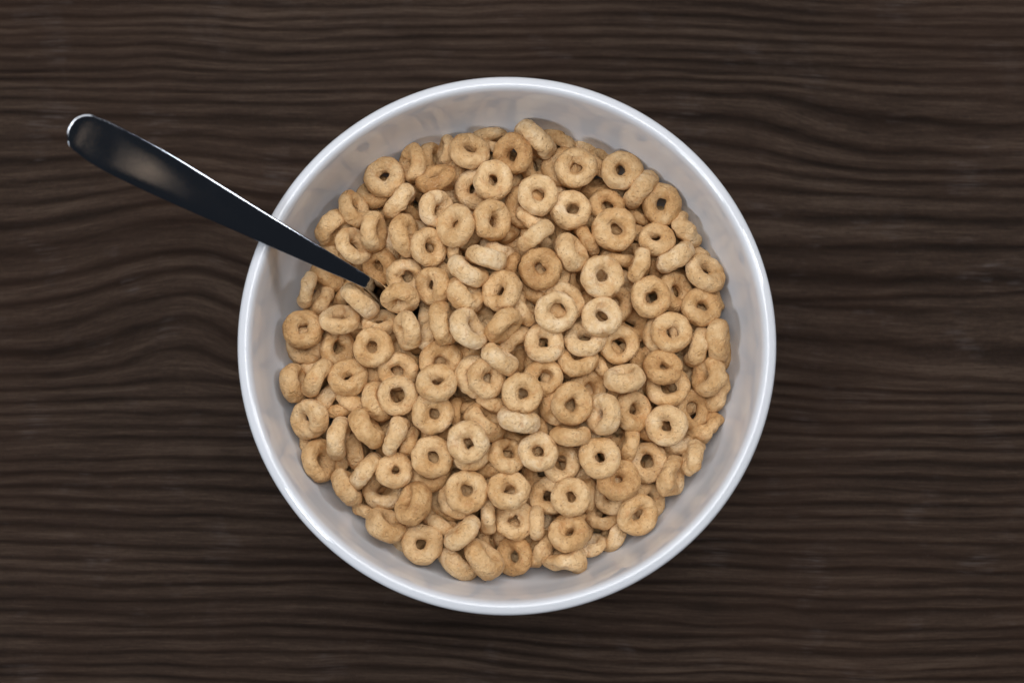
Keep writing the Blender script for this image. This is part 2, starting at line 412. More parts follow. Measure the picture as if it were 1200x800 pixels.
# ------------------------------------------------------------------ the cereal rings
# one line per ring: x y z (mm from the bowl's centre, z from the rim) | axis x y | outer radius, hole radius (plan steps) | ring radius, tube radius (mm) | tone | lump | label
RINGS = """-38.09 53.28 -25.51 -0.079 0.293 4.06 2.52 1 0 pale tilted oat ring against the bowl wall at eleven o'clock
-41.11 49.32 -30.67 -0.189 0.663 4.09 2.27 0 0 tan steep overlapped oat ring against the bowl wall at half past ten
-29.39 57.60 -25.73 -0.893 0.033 4.05 2.25 0 0 tan upended oat ring against the bowl wall at eleven o'clock
-23.83 59.81 -32.09 0.891 0.085 3.82 2.01 0 0 tan upended overlapped oat ring against the bowl wall at half past eleven
-33.28 45.15 -21.45 -0.766 0.637 3.91 2.38 1 0 pale upended oat ring set in from the wall toward eleven o'clock
-47.33 43.03 -23.38 0.763 0.439 4.05 2.25 0 0 tan upended oat ring against the bowl wall at half past ten
-53.79 37.26 -23.97 0.659 -0.633 3.92 2.38 0 0 tan upended oat ring against the bowl wall at ten o'clock
-22.18 52.57 -22.96 -0.311 0.757 4.04 2.24 -1 0 toasted steep oat ring set in from the wall toward eleven o'clock
-40.46 45.50 -33.98 0.251 0.583 3.57 1.75 -1 0 toasted steep half-buried oat ring set in from the wall toward half past ten
-28.71 45.29 -30.37 0.596 0.225 3.56 1.74 -1 0 toasted steep half-buried oat ring set in from the wall toward eleven o'clock
-21.98 42.56 -21.07 0.774 -0.080 3.89 2.36 1 0 pale steep oat ring set in from the wall toward eleven o'clock
-41.00 35.37 -19.15 0.944 0.015 4.03 2.24 0 0 tan upended oat ring set in from the wall toward half past ten, leftmost
-31.30 34.07 -19.72 0.905 0.151 4.15 2.62 0 0 tan upended oat ring set in from the wall toward half past ten, rightmost
-36.19 32.43 -28.14 0.979 0.166 3.66 2.12 1 0 pale upended overlapped oat ring set in from the wall toward half past ten
-24.07 30.46 -17.99 0.555 0.192 4.00 2.22 0 0 tan steep oat ring midway out toward half past ten, uppermost
-47.10 31.21 -19.90 0.610 0.462 4.03 2.24 1 0 pale steep oat ring set in from the wall toward ten o'clock
-53.31 30.23 -30.70 0.542 0.828 3.68 2.13 0 0 tan upended overlapped oat ring against the bowl wall at ten o'clock
-39.46 25.59 -24.70 -0.403 -0.408 3.91 2.12 -1 0 toasted steep overlapped oat ring beside the sunken spoon end, above it
-31.03 21.82 -21.08 0.059 -0.415 3.90 2.11 0 0 tan tilted overlapped oat ring midway out toward ten o'clock
-32.58 14.57 -16.33 -0.008 -0.849 3.61 2.35 0 0 tan upended oat ring midway out toward ten o'clock
-22.57 18.48 -16.16 -0.630 -0.216 3.86 2.34 0 0 tan steep oat ring midway out toward half past ten, lowest
-61.78 17.77 -23.29 -0.967 0.224 3.66 2.12 1 0 pale upended oat ring against the bowl wall at half past nine
-56.10 22.28 -29.04 0.500 0.846 3.81 2.26 0 0 tan upended overlapped oat ring against the bowl wall at half past nine
-57.72 15.04 -26.97 -0.786 0.482 3.41 1.86 0 0 tan upended overlapped oat ring set in from the wall toward half past nine
-45.27 14.50 -18.62 0.701 0.708 4.15 2.62 1 0 pale upended oat ring beside the sunken spoon end, below it
-51.41 8.63 -20.61 0.000 0.777 4.02 2.23 1 0 pale steep oat ring set in from the wall toward half past nine
-62.81 5.59 -22.17 -0.052 0.315 3.91 2.38 0 0 tan tilted oat ring against the bowl wall at nine o'clock
-62.56 1.14 -26.91 -0.141 -0.316 3.94 2.13 1 0 pale tilted overlapped oat ring against the bowl wall at nine o'clock
-39.16 7.70 -22.10 0.010 0.777 3.77 1.98 1 0 pale steep overlapped oat ring midway out toward half past nine
-40.79 -0.35 -15.54 -0.038 0.186 4.00 2.22 0 0 tan flat oat ring midway out toward nine o'clock
-30.39 4.82 -14.95 -0.898 -0.153 3.86 2.34 1 0 pale upended oat ring midway out toward half past nine
-24.97 9.35 -25.93 0.988 -0.043 3.39 1.85 0 0 tan upended half-buried oat ring near the heap centre toward ten o'clock
-19.16 7.07 -13.82 0.896 0.228 4.11 2.60 0 0 tan upended oat ring near the heap centre toward ten o'clock
-23.38 4.40 -19.95 0.858 -0.502 3.63 2.10 1 0 pale upended overlapped oat ring near the heap centre toward nine o'clock
-52.34 -0.18 -26.06 0.535 -0.046 3.92 2.12 0 0 tan tilted overlapped oat ring set in from the wall toward nine o'clock
-58.21 -9.18 -21.17 -0.834 0.549 4.17 2.63 0 0 tan upended oat ring set in from the wall toward half past eight
-65.31 -10.91 -24.09 0.906 0.234 3.91 2.38 0 0 tan upended oat ring against the bowl wall at half past eight
-48.50 -9.30 -19.22 -0.068 0.544 3.75 2.49 0 0 tan tilted oat ring set in from the wall toward half past eight
-55.40 -15.19 -26.16 -0.717 0.697 3.66 2.12 1 0 pale upended overlapped oat ring set in from the wall toward half past eight
-58.30 -13.12 -34.75 0.492 0.760 3.42 1.87 -1 0 toasted upended half-buried oat ring set in from the wall toward half past eight
-33.43 -7.46 -19.22 -0.017 -0.355 4.02 2.23 0 0 tan tilted overlapped oat ring midway out toward half past eight
-33.23 -14.85 -16.17 0.100 -0.008 4.25 1.96 1 0 pale flat oat ring midway out toward eight o'clock
-20.10 -4.39 -18.29 -0.036 -0.292 4.27 2.49 0 0 tan tilted overlapped oat ring near the heap centre toward nine o'clock
-21.20 -11.11 -12.74 0.088 0.577 3.98 2.47 0 0 tan steep oat ring near the heap centre toward eight o'clock
-22.55 -20.31 -15.21 0.137 0.000 3.98 2.47 0 0 tan flat oat ring midway out toward half past seven
-39.48 -16.54 -20.16 0.832 0.303 4.16 2.37 0 0 tan upended overlapped oat ring midway out toward eight o'clock
-40.68 -7.40 -25.41 0.007 0.925 3.40 1.86 0 0 tan upended half-buried oat ring midway out toward half past eight
-47.20 -16.13 -24.11 0.410 0.891 3.78 2.25 0 0 tan upended overlapped oat ring set in from the wall toward half past eight, rightmost
-51.03 -18.94 -25.79 -0.077 0.988 3.40 1.86 0 0 tan upended overlapped oat ring set in from the wall toward half past eight, leftmost
-60.75 -21.99 -21.58 -0.396 -0.142 3.64 2.64 1 0 pale tilted oat ring against the bowl wall at half past eight
-42.64 -24.92 -17.78 0.785 0.614 4.27 2.75 0 0 tan upended oat ring set in from the wall toward eight o'clock
-51.50 -27.74 -20.27 0.984 -0.174 4.16 2.63 1 0 pale upended oat ring set in from the wall toward eight o'clock
-46.55 -31.33 -27.54 0.989 0.135 3.79 2.25 0 0 tan upended overlapped oat ring set in from the wall toward eight o'clock
-34.08 -27.20 -17.56 -0.920 0.383 4.00 2.48 1 0 pale upended oat ring midway out toward half past seven
-30.15 -28.72 -22.73 -0.961 0.261 3.64 2.11 0 0 tan upended overlapped oat ring midway out toward half past seven
-57.73 -34.78 -23.69 0.861 0.147 4.30 2.51 0 0 tan upended oat ring against the bowl wall at eight o'clock
-60.81 -28.37 -29.13 0.909 0.131 3.41 1.87 0 0 tan upended overlapped oat ring against the bowl wall at eight o'clock
-22.56 -33.48 -16.04 -0.016 0.171 4.12 2.34 0 0 tan flat oat ring midway out toward seven o'clock
-23.82 -38.12 -21.44 -0.021 0.193 4.03 2.24 0 0 tan flat overlapped oat ring set in from the wall toward seven o'clock
-43.39 -37.86 -20.94 -0.770 0.634 4.03 2.50 1 0 pale upended oat ring set in from the wall toward half past seven
-34.13 -37.72 -17.94 -0.014 0.466 3.55 2.29 0 0 tan tilted oat ring set in from the wall toward half past seven
-37.85 -43.67 -24.98 -0.020 0.392 4.18 2.38 1 0 pale tilted overlapped oat ring set in from the wall toward half past seven
-49.05 -42.91 -22.88 0.840 0.529 4.04 2.51 0 0 tan upended oat ring against the bowl wall at half past seven
-28.24 -47.46 -15.94 -0.754 0.358 4.14 2.62 -1 0 toasted steep oat ring set in from the wall toward seven o'clock
-36.85 -54.27 -20.82 0.447 0.780 3.90 2.63 0 0 tan upended oat ring against the bowl wall at seven o'clock
-43.15 -49.08 -29.40 0.422 0.821 3.40 1.86 0 0 tan upended overlapped oat ring against the bowl wall at half past seven
-26.00 -60.02 -20.44 -0.027 0.194 3.97 2.44 0 0 tan flat oat ring against the bowl wall at seven o'clock
-12.24 -43.86 -15.98 0.135 0.187 4.26 2.48 0 0 tan flat oat ring set in from the wall toward half past six
-14.92 -46.00 -21.73 0.142 0.290 4.16 2.37 0 0 tan tilted overlapped oat ring set in from the wall toward half past six
-17.59 -47.23 -27.19 0.110 0.266 4.20 2.39 0 0 tan flat half-buried oat ring set in from the wall toward half past six
-20.31 -53.68 -25.57 0.495 0.840 3.79 2.25 0 0 tan upended overlapped oat ring set in from the wall toward half past six
-5.37 66.60 -33.01 0.133 -0.962 3.70 2.15 1 0 pale upended overlapped oat ring against the bowl wall at twelve o'clock, uppermost
-11.72 61.24 -24.01 0.231 0.563 4.05 2.51 0 0 tan steep oat ring against the bowl wall at half past eleven
-19.34 62.11 -29.98 -0.901 0.170 3.56 1.74 1 0 pale upended overlapped oat ring against the bowl wall at half past eleven
-3.54 63.66 -30.33 0.263 0.921 3.16 1.61 1 0 pale upended overlapped oat ring against the bowl wall at twelve o'clock, lowest
1.76 59.93 -22.85 -0.484 -0.201 4.18 2.38 -1 0 toasted tilted oat ring against the bowl wall at twelve o'clock
8.67 65.23 -25.64 -0.670 -0.742 4.46 2.92 1 0 pale upended oat ring against the bowl wall at half past twelve
15.83 64.95 -32.52 -0.416 -0.850 3.84 2.28 0 0 tan upended overlapped oat ring against the bowl wall at half past twelve
23.95 62.01 -35.69 -0.510 -0.763 3.84 2.28 1 0 pale upended overlapped oat ring against the bowl wall at half past twelve
8.71 57.76 -31.17 0.643 0.195 3.81 2.00 0 0 tan steep overlapped oat ring set in from the wall toward half past twelve
21.34 55.69 -22.63 0.006 0.158 4.18 2.38 0 0 tan flat oat ring against the bowl wall at half past twelve
17.26 56.77 -28.23 -0.322 0.213 4.21 2.40 0 0 tan tilted overlapped oat ring set in from the wall toward half past twelve
-4.28 51.30 -20.00 0.050 0.142 3.96 2.43 1 0 pale flat oat ring set in from the wall toward twelve o'clock
-10.16 49.70 -25.47 -0.378 0.062 4.19 2.39 1 0 pale tilted overlapped oat ring set in from the wall toward half past eleven
9.62 46.88 -18.72 0.087 0.043 4.09 2.30 1 0 pale flat oat ring set in from the wall toward half past twelve
5.47 43.53 -23.50 -0.245 -0.175 4.18 2.38 0 0 tan tilted overlapped oat ring midway out toward twelve o'clock
19.76 42.41 -21.02 -0.058 0.241 4.08 2.30 1 0 pale flat oat ring set in from the wall toward one o'clock
-4.60 38.44 -16.68 0.606 0.004 4.00 2.48 0 0 tan steep oat ring midway out toward twelve o'clock
-1.10 38.75 -25.57 0.745 0.133 3.90 2.37 -1 0 toasted steep overlapped oat ring midway out toward twelve o'clock
-15.54 37.31 -16.31 -0.584 0.239 4.14 2.62 1 0 pale steep oat ring midway out toward half past eleven
8.57 33.80 -15.87 -0.627 0.777 3.87 2.35 1 0 pale upended oat ring midway out toward half past twelve
7.46 40.36 -22.96 0.536 0.724 3.38 1.85 0 0 tan upended overlapped oat ring midway out toward half past twelve
30.97 44.39 -25.72 0.025 0.356 3.80 1.99 0 0 tan tilted overlapped oat ring set in from the wall toward one o'clock
24.83 33.58 -24.46 0.852 0.515 3.65 2.12 0 0 tan upended overlapped oat ring midway out toward one o'clock
19.77 28.86 -17.68 0.785 0.438 3.87 2.61 1 0 pale upended oat ring midway out toward one o'clock
35.53 55.15 -24.30 0.087 0.143 3.99 2.45 0 0 tan flat oat ring against the bowl wall at one o'clock
29.90 58.04 -29.69 0.533 0.606 3.82 2.01 0 0 tan steep overlapped oat ring against the bowl wall at one o'clock
41.51 49.62 -26.23 -0.767 0.638 4.32 2.78 1 0 pale upended oat ring against the bowl wall at half past one
47.96 44.60 -24.33 -0.451 -0.092 4.19 2.38 0 0 tan tilted oat ring against the bowl wall at half past one
42.22 42.20 -31.10 0.443 0.739 3.17 1.61 -1 0 toasted upended half-buried oat ring set in from the wall toward half past one
33.30 36.26 -20.35 0.107 -0.010 4.35 2.56 0 0 tan flat oat ring set in from the wall toward half past one
55.28 37.30 -26.78 0.822 0.552 3.66 2.65 1 2 pale lumpy upended oat ring against the bowl wall at two o'clock
46.33 33.55 -22.56 0.000 0.481 3.51 2.24 0 0 tan tilted oat ring set in from the wall toward two o'clock
28.09 50.78 -32.51 -0.009 0.848 3.43 1.88 -1 0 toasted steep half-buried oat ring set in from the wall toward one o'clock
51.90 27.83 -23.08 -0.548 0.834 4.11 2.57 1 0 pale upended oat ring set in from the wall toward two o'clock
58.94 29.54 -31.44 -0.471 -0.882 3.42 1.87 0 0 tan upended overlapped oat ring against the bowl wall at two o'clock
61.35 23.22 -23.22 0.378 0.520 4.05 2.51 0 0 tan steep oat ring against the bowl wall at half past two
29.15 21.45 -16.61 0.251 0.017 4.26 2.48 1 0 pale flat oat ring midway out toward two o'clock
34.29 27.37 -25.88 0.164 0.985 3.65 2.12 0 0 tan upended overlapped oat ring midway out toward half past one
40.54 24.89 -19.80 -0.941 0.335 3.63 2.10 0 0 tan upended oat ring set in from the wall toward two o'clock
44.12 15.27 -18.68 0.118 -0.014 4.08 2.29 0 0 tan flat oat ring set in from the wall toward half past two
52.04 17.44 -25.19 0.515 0.029 4.06 2.25 0 0 tan tilted overlapped oat ring set in from the wall toward half past two
59.76 12.34 -22.40 0.183 0.373 3.91 2.37 0 0 tan tilted oat ring against the bowl wall at half past two
64.37 16.42 -30.16 0.950 0.307 3.42 1.87 -1 0 toasted upended overlapped oat ring against the bowl wall at half past two
28.77 8.97 -15.35 0.000 0.252 4.05 2.28 1 0 pale flat oat ring midway out toward half past two
33.07 13.76 -22.35 0.464 0.018 4.03 2.24 0 0 tan tilted overlapped oat ring midway out toward half past two
50.34 4.58 -18.85 -0.010 0.135 4.08 2.29 0 0 tan flat oat ring set in from the wall toward three o'clock
48.12 3.85 -23.72 -0.282 0.067 4.04 2.25 0 0 tan flat overlapped oat ring set in from the wall toward three o'clock
58.75 0.40 -23.73 -0.923 0.384 4.04 2.50 1 0 pale upended oat ring set in from the wall toward three o'clock
65.03 2.29 -22.79 0.976 -0.003 4.18 2.64 0 0 tan upended oat ring against the bowl wall at three o'clock
66.39 -1.19 -32.81 -0.964 0.059 3.68 2.14 0 0 tan upended overlapped oat ring against the bowl wall at three o'clock
34.38 0.71 -20.59 0.282 0.017 4.28 1.97 0 0 tan flat overlapped oat ring midway out toward three o'clock
43.27 0.47 -29.81 -0.430 0.791 3.40 1.86 -1 0 toasted upended half-buried oat ring midway out toward three o'clock
23.75 2.47 -18.03 -0.053 0.640 4.14 2.36 1 0 pale steep overlapped oat ring near the heap centre toward three o'clock
47.64 -6.18 -18.50 0.000 0.484 3.62 2.36 -1 0 toasted tilted oat ring set in from the wall toward three o'clock
49.47 -11.99 -22.21 -0.013 0.358 4.57 2.25 0 0 tan tilted overlapped oat ring set in from the wall toward half past three
54.39 -8.54 -29.69 0.611 0.010 4.08 2.27 1 0 pale steep half-buried oat ring set in from the wall toward half past three
35.76 -9.67 -15.83 -0.122 0.908 3.86 2.60 1 0 pale upended oat ring midway out toward half past three
62.00 -8.91 -22.81 -0.818 0.191 4.04 2.50 -1 0 toasted steep oat ring against the bowl wall at half past three
65.32 -12.62 -29.12 -0.974 0.219 3.81 2.80 0 1 tan bumpy upended overlapped oat ring against the bowl wall at half past three
57.05 -18.91 -26.06 0.445 -0.001 4.32 1.99 0 0 tan tilted overlapped oat ring against the bowl wall at half past three
60.96 -24.18 -28.85 -0.596 0.744 3.81 2.53 0 2 tan lumpy upended overlapped oat ring against the bowl wall at half past three
48.63 -23.90 -19.05 -0.322 -0.156 4.02 2.49 1 0 pale tilted oat ring set in from the wall toward four o'clock
53.28 -29.42 -28.70 -0.334 0.889 3.27 1.99 1 0 pale upended overlapped oat ring against the bowl wall at four o'clock
38.36 -19.33 -20.26 0.597 0.048 4.16 2.37 0 0 tan steep overlapped oat ring midway out toward four o'clock
29.22 -20.60 -15.06 -0.804 0.002 4.05 2.54 1 0 pale steep oat ring midway out toward four o'clock
37.22 -29.94 -21.82 -0.940 0.319 3.65 2.11 0 0 tan upended overlapped oat ring set in from the wall toward half past four
28.15 -33.70 -15.68 -0.029 0.277 4.00 2.48 0 0 tan flat oat ring midway out toward half past four
32.89 -26.83 -27.74 0.470 0.690 3.13 1.59 0 0 tan steep half-buried oat ring midway out toward half past four
42.77 -24.50 -27.13 0.428 0.714 3.41 1.86 -1 0 toasted steep half-buried oat ring set in from the wall toward four o'clock
42.85 -35.12 -24.35 -0.027 0.183 4.31 2.25 0 0 tan flat overlapped oat ring set in from the wall toward half past four
56.95 -33.49 -22.15 -0.929 0.342 3.52 2.25 0 1 tan bumpy upended oat ring against the bowl wall at four o'clock
21.59 -4.07 -18.57 0.002 0.805 4.14 2.36 0 0 tan steep overlapped oat ring near the heap centre toward three o'clock
25.10 -12.55 -21.77 0.433 0.253 3.91 2.11 0 0 tan tilted half-buried oat ring near the heap centre toward four o'clock
30.15 -6.20 -23.19 0.800 0.466 3.12 1.59 0 0 tan upended half-buried oat ring midway out toward half past three
19.49 -17.74 -13.82 0.363 0.000 4.17 2.40 0 0 tan tilted oat ring near the heap centre toward four o'clock
19.38 -26.94 -16.26 -0.001 0.988 3.93 2.41 0 0 tan upended oat ring midway out toward five o'clock
11.23 1.04 -15.83 0.040 0.241 3.94 2.42 1 0 pale flat overlapped oat ring at the very centre toward three o'clock
-2.45 -3.69 -13.09 0.611 0.773 3.98 2.46 1 0 pale upended oat ring at the very centre toward six o'clock
-1.00 6.20 -11.81 0.636 -0.717 3.98 2.47 0 0 tan upended oat ring at the very centre toward twelve o'clock
2.05 1.60 -20.67 0.567 -0.806 3.88 2.36 0 0 tan upended overlapped oat ring at the very centre toward three o'clock
-6.05 -9.60 -13.47 0.483 0.016 3.91 2.40 1 0 pale tilted oat ring at the very centre toward six o'clock
-9.93 -8.94 -16.55 0.527 0.002 4.13 2.35 1 0 pale tilted overlapped oat ring near the heap centre toward eight o'clock
4.27 -3.48 -26.99 0.997 -0.042 3.38 1.85 -1 0 toasted upended half-buried oat ring at the very centre toward three o'clock
-11.33 -0.73 -21.87 0.001 0.927 3.38 1.85 -1 0 toasted upended half-buried oat ring at the very centre toward nine o'clock
4.58 -14.50 -11.57 0.067 -0.028 3.91 2.40 0 0 tan flat oat ring near the heap centre toward five o'clock
11.09 -9.51 -16.62 -0.028 0.285 3.94 2.16 0 0 tan flat overlapped oat ring near the heap centre toward four o'clock
-4.16 -16.25 -19.41 0.388 0.852 3.62 2.10 1 0 pale upended overlapped oat ring near the heap centre toward six o'clock
3.59 -22.19 -12.93 0.200 0.932 4.11 2.60 1 0 pale upended oat ring near the heap centre toward six o'clock
-12.61 -17.29 -24.31 -0.035 0.910 3.38 1.85 -1 0 toasted upended half-buried oat ring near the heap centre toward seven o'clock, rightmost
-6.48 -22.84 -18.07 0.559 0.679 4.40 2.61 0 0 tan upended overlapped oat ring near the heap centre toward seven o'clock
-14.87 -19.68 -21.45 0.910 -0.037 3.12 1.59 -1 0 toasted upended half-buried oat ring near the heap centre toward seven o'clock, leftmost
-11.62 -29.17 -11.69 -0.272 -0.090 4.05 2.53 1 0 pale flat oat ring midway out toward half past six
-10.96 -31.64 -18.47 0.011 0.228 4.15 2.36 1 0 pale flat overlapped oat ring midway out toward half past six
2.32 -26.83 -25.31 0.465 0.800 3.38 1.85 0 0 tan upended half-buried oat ring near the heap centre toward six o'clock
9.47 -31.99 -14.88 -0.008 0.258 3.92 2.15 1 0 pale flat oat ring midway out toward half past five
0.05 -32.97 -17.77 0.322 0.491 3.88 2.10 0 0 tan steep overlapped oat ring midway out toward six o'clock
15.38 -18.26 -19.14 0.624 0.019 4.01 2.22 0 0 tan steep overlapped oat ring near the heap centre toward five o'clock
11.94 -24.32 -21.70 0.919 0.042 3.12 1.59 0 0 tan upended half-buried oat ring near the heap centre toward five o'clock
16.38 -35.24 -20.02 0.355 0.010 4.15 2.10 0 0 tan tilted overlapped oat ring midway out toward five o'clock
10.08 23.48 -14.07 0.071 0.022 4.05 2.54 -1 0 toasted flat oat ring near the heap centre toward one o'clock
13.53 22.62 -19.48 0.303 -0.007 4.15 2.36 0 0 tan tilted overlapped oat ring near the heap centre toward one o'clock
14.97 10.40 -13.14 0.116 -0.007 4.37 2.08 1 0 pale flat oat ring near the heap centre toward two o'clock
17.54 13.43 -17.59 0.170 0.066 4.08 2.29 1 0 pale flat overlapped oat ring near the heap centre toward two o'clock
-11.94 22.60 -14.61 0.509 0.842 4.12 2.60 1 0 pale upended oat ring near the heap centre toward eleven o'clock
-6.31 26.77 -13.82 0.277 0.960 4.00 2.48 1 0 pale upended oat ring near the heap centre toward twelve o'clock
-2.56 29.85 -23.44 0.416 0.900 3.90 2.37 1 0 pale upended overlapped oat ring midway out toward twelve o'clock
-12.68 15.80 -14.83 0.659 0.565 3.72 2.73 0 0 tan upended oat ring near the heap centre toward eleven o'clock
-1.57 16.57 -13.24 -0.522 0.247 4.04 2.53 0 0 tan steep oat ring near the heap centre toward twelve o'clock
5.25 11.74 -18.97 0.788 0.492 3.75 2.23 1 0 pale upended overlapped oat ring near the heap centre toward one o'clock
-11.24 4.93 -10.87 0.656 0.509 4.36 2.33 1 0 pale steep oat ring near the heap centre toward ten o'clock
-8.42 8.88 -20.32 0.579 0.475 3.62 2.09 0 0 tan steep overlapped oat ring near the heap centre toward eleven o'clock
-16.15 29.36 -23.12 0.976 0.168 3.12 1.58 0 0 tan upended overlapped oat ring midway out toward eleven o'clock
-12.25 35.50 -22.33 0.724 -0.349 3.77 1.98 0 0 tan steep overlapped oat ring midway out toward half past eleven
2.03 23.89 -19.36 0.951 -0.154 3.37 1.84 0 0 tan upended overlapped oat ring near the heap centre toward twelve o'clock
9.33 18.24 -20.74 0.415 0.499 3.75 1.97 -1 0 toasted steep overlapped oat ring near the heap centre toward one o'clock
21.18 21.77 -25.87 0.848 -0.028 3.39 1.85 -1 0 toasted upended half-buried oat ring midway out toward half past one
13.01 35.03 -28.02 0.843 0.040 3.40 1.86 0 0 tan steep half-buried oat ring midway out toward half past twelve
0.51 -43.55 -16.15 0.010 0.485 4.12 2.35 0 0 tan tilted oat ring midway out toward six o'clock
2.40 -52.80 -23.09 0.024 0.313 3.97 2.44 0 0 tan tilted overlapped oat ring set in from the wall toward six o'clock
2.18 -63.79 -25.22 -0.583 0.001 4.12 2.32 -1 0 toasted steep overlapped oat ring against the bowl wall at six o'clock
-5.52 -51.48 -22.69 0.993 -0.005 3.65 2.11 1 0 pale upended overlapped oat ring set in from the wall toward six o'clock
-6.17 -58.53 -29.63 0.928 0.001 3.41 1.87 0 0 tan upended half-buried oat ring set in from the wall toward six o'clock
-13.43 -56.51 -17.73 -0.678 0.729 4.09 2.56 1 0 pale upended oat ring set in from the wall toward half past six
-14.64 -66.07 -23.34 0.574 0.804 4.17 2.64 1 0 pale upended oat ring against the bowl wall at half past six
-7.33 -64.34 -19.77 0.724 0.652 4.17 2.90 0 0 tan upended oat ring against the bowl wall at six o'clock
9.12 -53.61 -23.12 1.000 -0.001 3.52 1.99 1 0 pale upended overlapped oat ring set in from the wall toward half past five
10.20 -61.56 -26.61 -0.829 0.485 3.67 2.39 0 1 tan bumpy upended overlapped oat ring against the bowl wall at half past five
12.90 -45.28 -22.74 -0.347 -0.030 3.97 2.17 0 0 tan tilted overlapped oat ring set in from the wall toward half past five
19.35 -45.62 -16.79 -0.025 0.193 3.81 2.29 0 0 tan flat oat ring set in from the wall toward five o'clock
18.84 -56.47 -18.34 -0.301 0.520 3.82 2.56 0 0 tan steep oat ring against the bowl wall at half past five
17.91 -64.96 -21.51 -0.054 0.997 3.78 2.77 1 2 pale lumpy upended oat ring against the bowl wall at half past five
12.96 -53.74 -30.97 0.927 -0.013 3.14 1.60 1 0 pale upended half-buried oat ring set in from the wall toward half past five
25.84 -60.69 -26.98 -0.231 0.881 3.40 1.86 1 0 pale upended overlapped oat ring against the bowl wall at five o'clock, leftmost
29.28 -50.88 -27.16 0.095 0.525 3.66 1.86 0 0 tan tilted overlapped oat ring set in from the wall toward five o'clock
23.22 -54.77 -25.77 0.861 0.055 3.39 1.59 0 0 tan upended overlapped oat ring against the bowl wall at five o'clock
24.97 -45.18 -23.38 0.998 -0.010 3.39 1.85 -1 0 toasted upended overlapped oat ring set in from the wall toward five o'clock
50.30 -39.24 -22.85 0.916 -0.264 3.78 2.77 0 1 tan bumpy upended oat ring against the bowl wall at half past four
33.94 -40.47 -18.19 0.014 0.508 4.01 2.75 -1 0 toasted tilted oat ring set in from the wall toward half past four
31.96 -45.21 -23.76 -0.010 -0.390 4.05 2.25 1 0 pale tilted overlapped oat ring set in from the wall toward five o'clock
39.81 -51.15 -20.76 0.357 -0.249 4.23 2.44 0 0 tan tilted oat ring against the bowl wall at half past four
43.39 -46.88 -27.16 0.626 -0.030 3.93 2.13 0 0 tan steep overlapped oat ring against the bowl wall at half past four
32.76 -57.45 -29.64 -0.841 0.447 3.54 2.26 1 0 pale upended overlapped oat ring against the bowl wall at five o'clock, rightmost
-30.52 -57.28 -30.41 0.482 0.427 3.82 2.38 1 0 shaded pale oat ring in gap against the bowl wall at seven o'clock
1.86 -57.56 -29.22 -0.088 -0.674 3.97 2.53 0 0 shaded tan oat ring in gap set in from the wall toward six o'clock, lowest
-33.45 -46.73 -30.86 0.243 -0.358 3.68 2.14 0 0 shaded tan oat ring in gap set in from the wall toward seven o'clock
3.88 -47.63 -28.15 0.007 -0.257 3.81 2.23 0 0 shaded tan oat ring in gap set in from the wall toward six o'clock, uppermost
18.07 -46.66 -27.88 -0.792 -0.129 4.14 2.41 -1 0 shaded toasted oat ring in gap set in from the wall toward half past five
36.22 -49.72 -31.90 -0.638 -0.469 4.16 2.31 0 0 shaded tan oat ring in gap against the bowl wall at five o'clock
-41.99 -40.12 -31.08 -0.019 0.294 3.80 2.33 -1 0 shaded toasted oat ring in gap set in from the wall toward half past seven, leftmost
-31.23 -36.95 -29.16 0.099 -0.892 3.98 2.07 -1 0 shaded toasted oat ring in gap set in from the wall toward half past seven, rightmost
-15.02 -37.34 -26.54 -0.043 -0.747 3.88 2.11 1 0 shaded pale oat ring in gap midway out toward half past six
-3.97 -39.53 -24.21 -0.067 -0.810 4.21 2.43 -1 0 shaded toasted oat ring in gap midway out toward six o'clock
10.69 -38.10 -26.30 -0.056 -0.348 3.93 2.33 -1 0 shaded toasted oat ring in gap midway out toward half past five
22.46 -35.64 -26.69 -0.427 0.561 4.22 2.28 1 0 shaded pale oat ring in gap midway out toward five o'clock
40.66 -40.54 -31.25 0.786 0.127 3.92 2.27 0 0 shaded tan oat ring in gap set in from the wall toward half past four
48.50 -38.03 -32.47 0.540 0.484 3.99 2.37 1 0 shaded pale oat ring in gap against the bowl wall at half past four
-52.23 -33.81 -32.41 -0.900 0.223 4.05 2.14 0 0 shaded tan oat ring in gap against the bowl wall at eight o'clock
-35.53 -28.61 -27.81 0.623 -0.139 4.25 2.39 0 0 shaded tan oat ring in gap set in from the wall toward half past seven
-25.91 -27.19 -26.07 -0.873 -0.107 4.08 2.38 -1 0 shaded toasted oat ring in gap midway out toward half past seven
-16.45 -29.25 -25.14 -0.281 -0.681 4.17 2.36 -1 0 shaded toasted oat ring in gap midway out toward seven o'clock
-3.91 -30.06 -25.43 0.355 0.585 4.13 2.41 0 0 shaded tan oat ring in gap midway out toward six o'clock
7.00 -30.79 -25.82 -0.589 0.777 3.97 2.45 0 0 shaded tan oat ring in gap midway out toward half past five
18.64 -29.12 -25.35 -0.144 0.004 4.19 2.25 0 0 shaded tan oat ring in gap midway out toward five o'clock
26.29 -26.51 -25.16 0.867 0.464 3.88 2.17 1 0 shaded pale oat ring in gap midway out toward half past four
49.40 -31.72 -31.77 0.485 0.627 4.22 2.42 0 0 shaded tan oat ring in gap set in from the wall toward four o'clock
-54.24 -22.52 -32.27 0.480 0.171 3.95 2.13 0 0 shaded tan oat ring in gap set in from the wall toward eight o'clock
-31.36 -18.03 -25.02 -0.678 -0.197 3.89 2.18 0 0 shaded tan oat ring in gap midway out toward eight o'clock
-20.18 -18.73 -25.01 0.926 -0.054 3.88 2.38 0 0 shaded tan oat ring in gap near the heap centre toward eight o'clock, lowest
9.22 -21.07 -24.95 0.508 -0.615 3.89 2.32 0 0 shaded tan oat ring in gap near the heap centre toward five o'clock
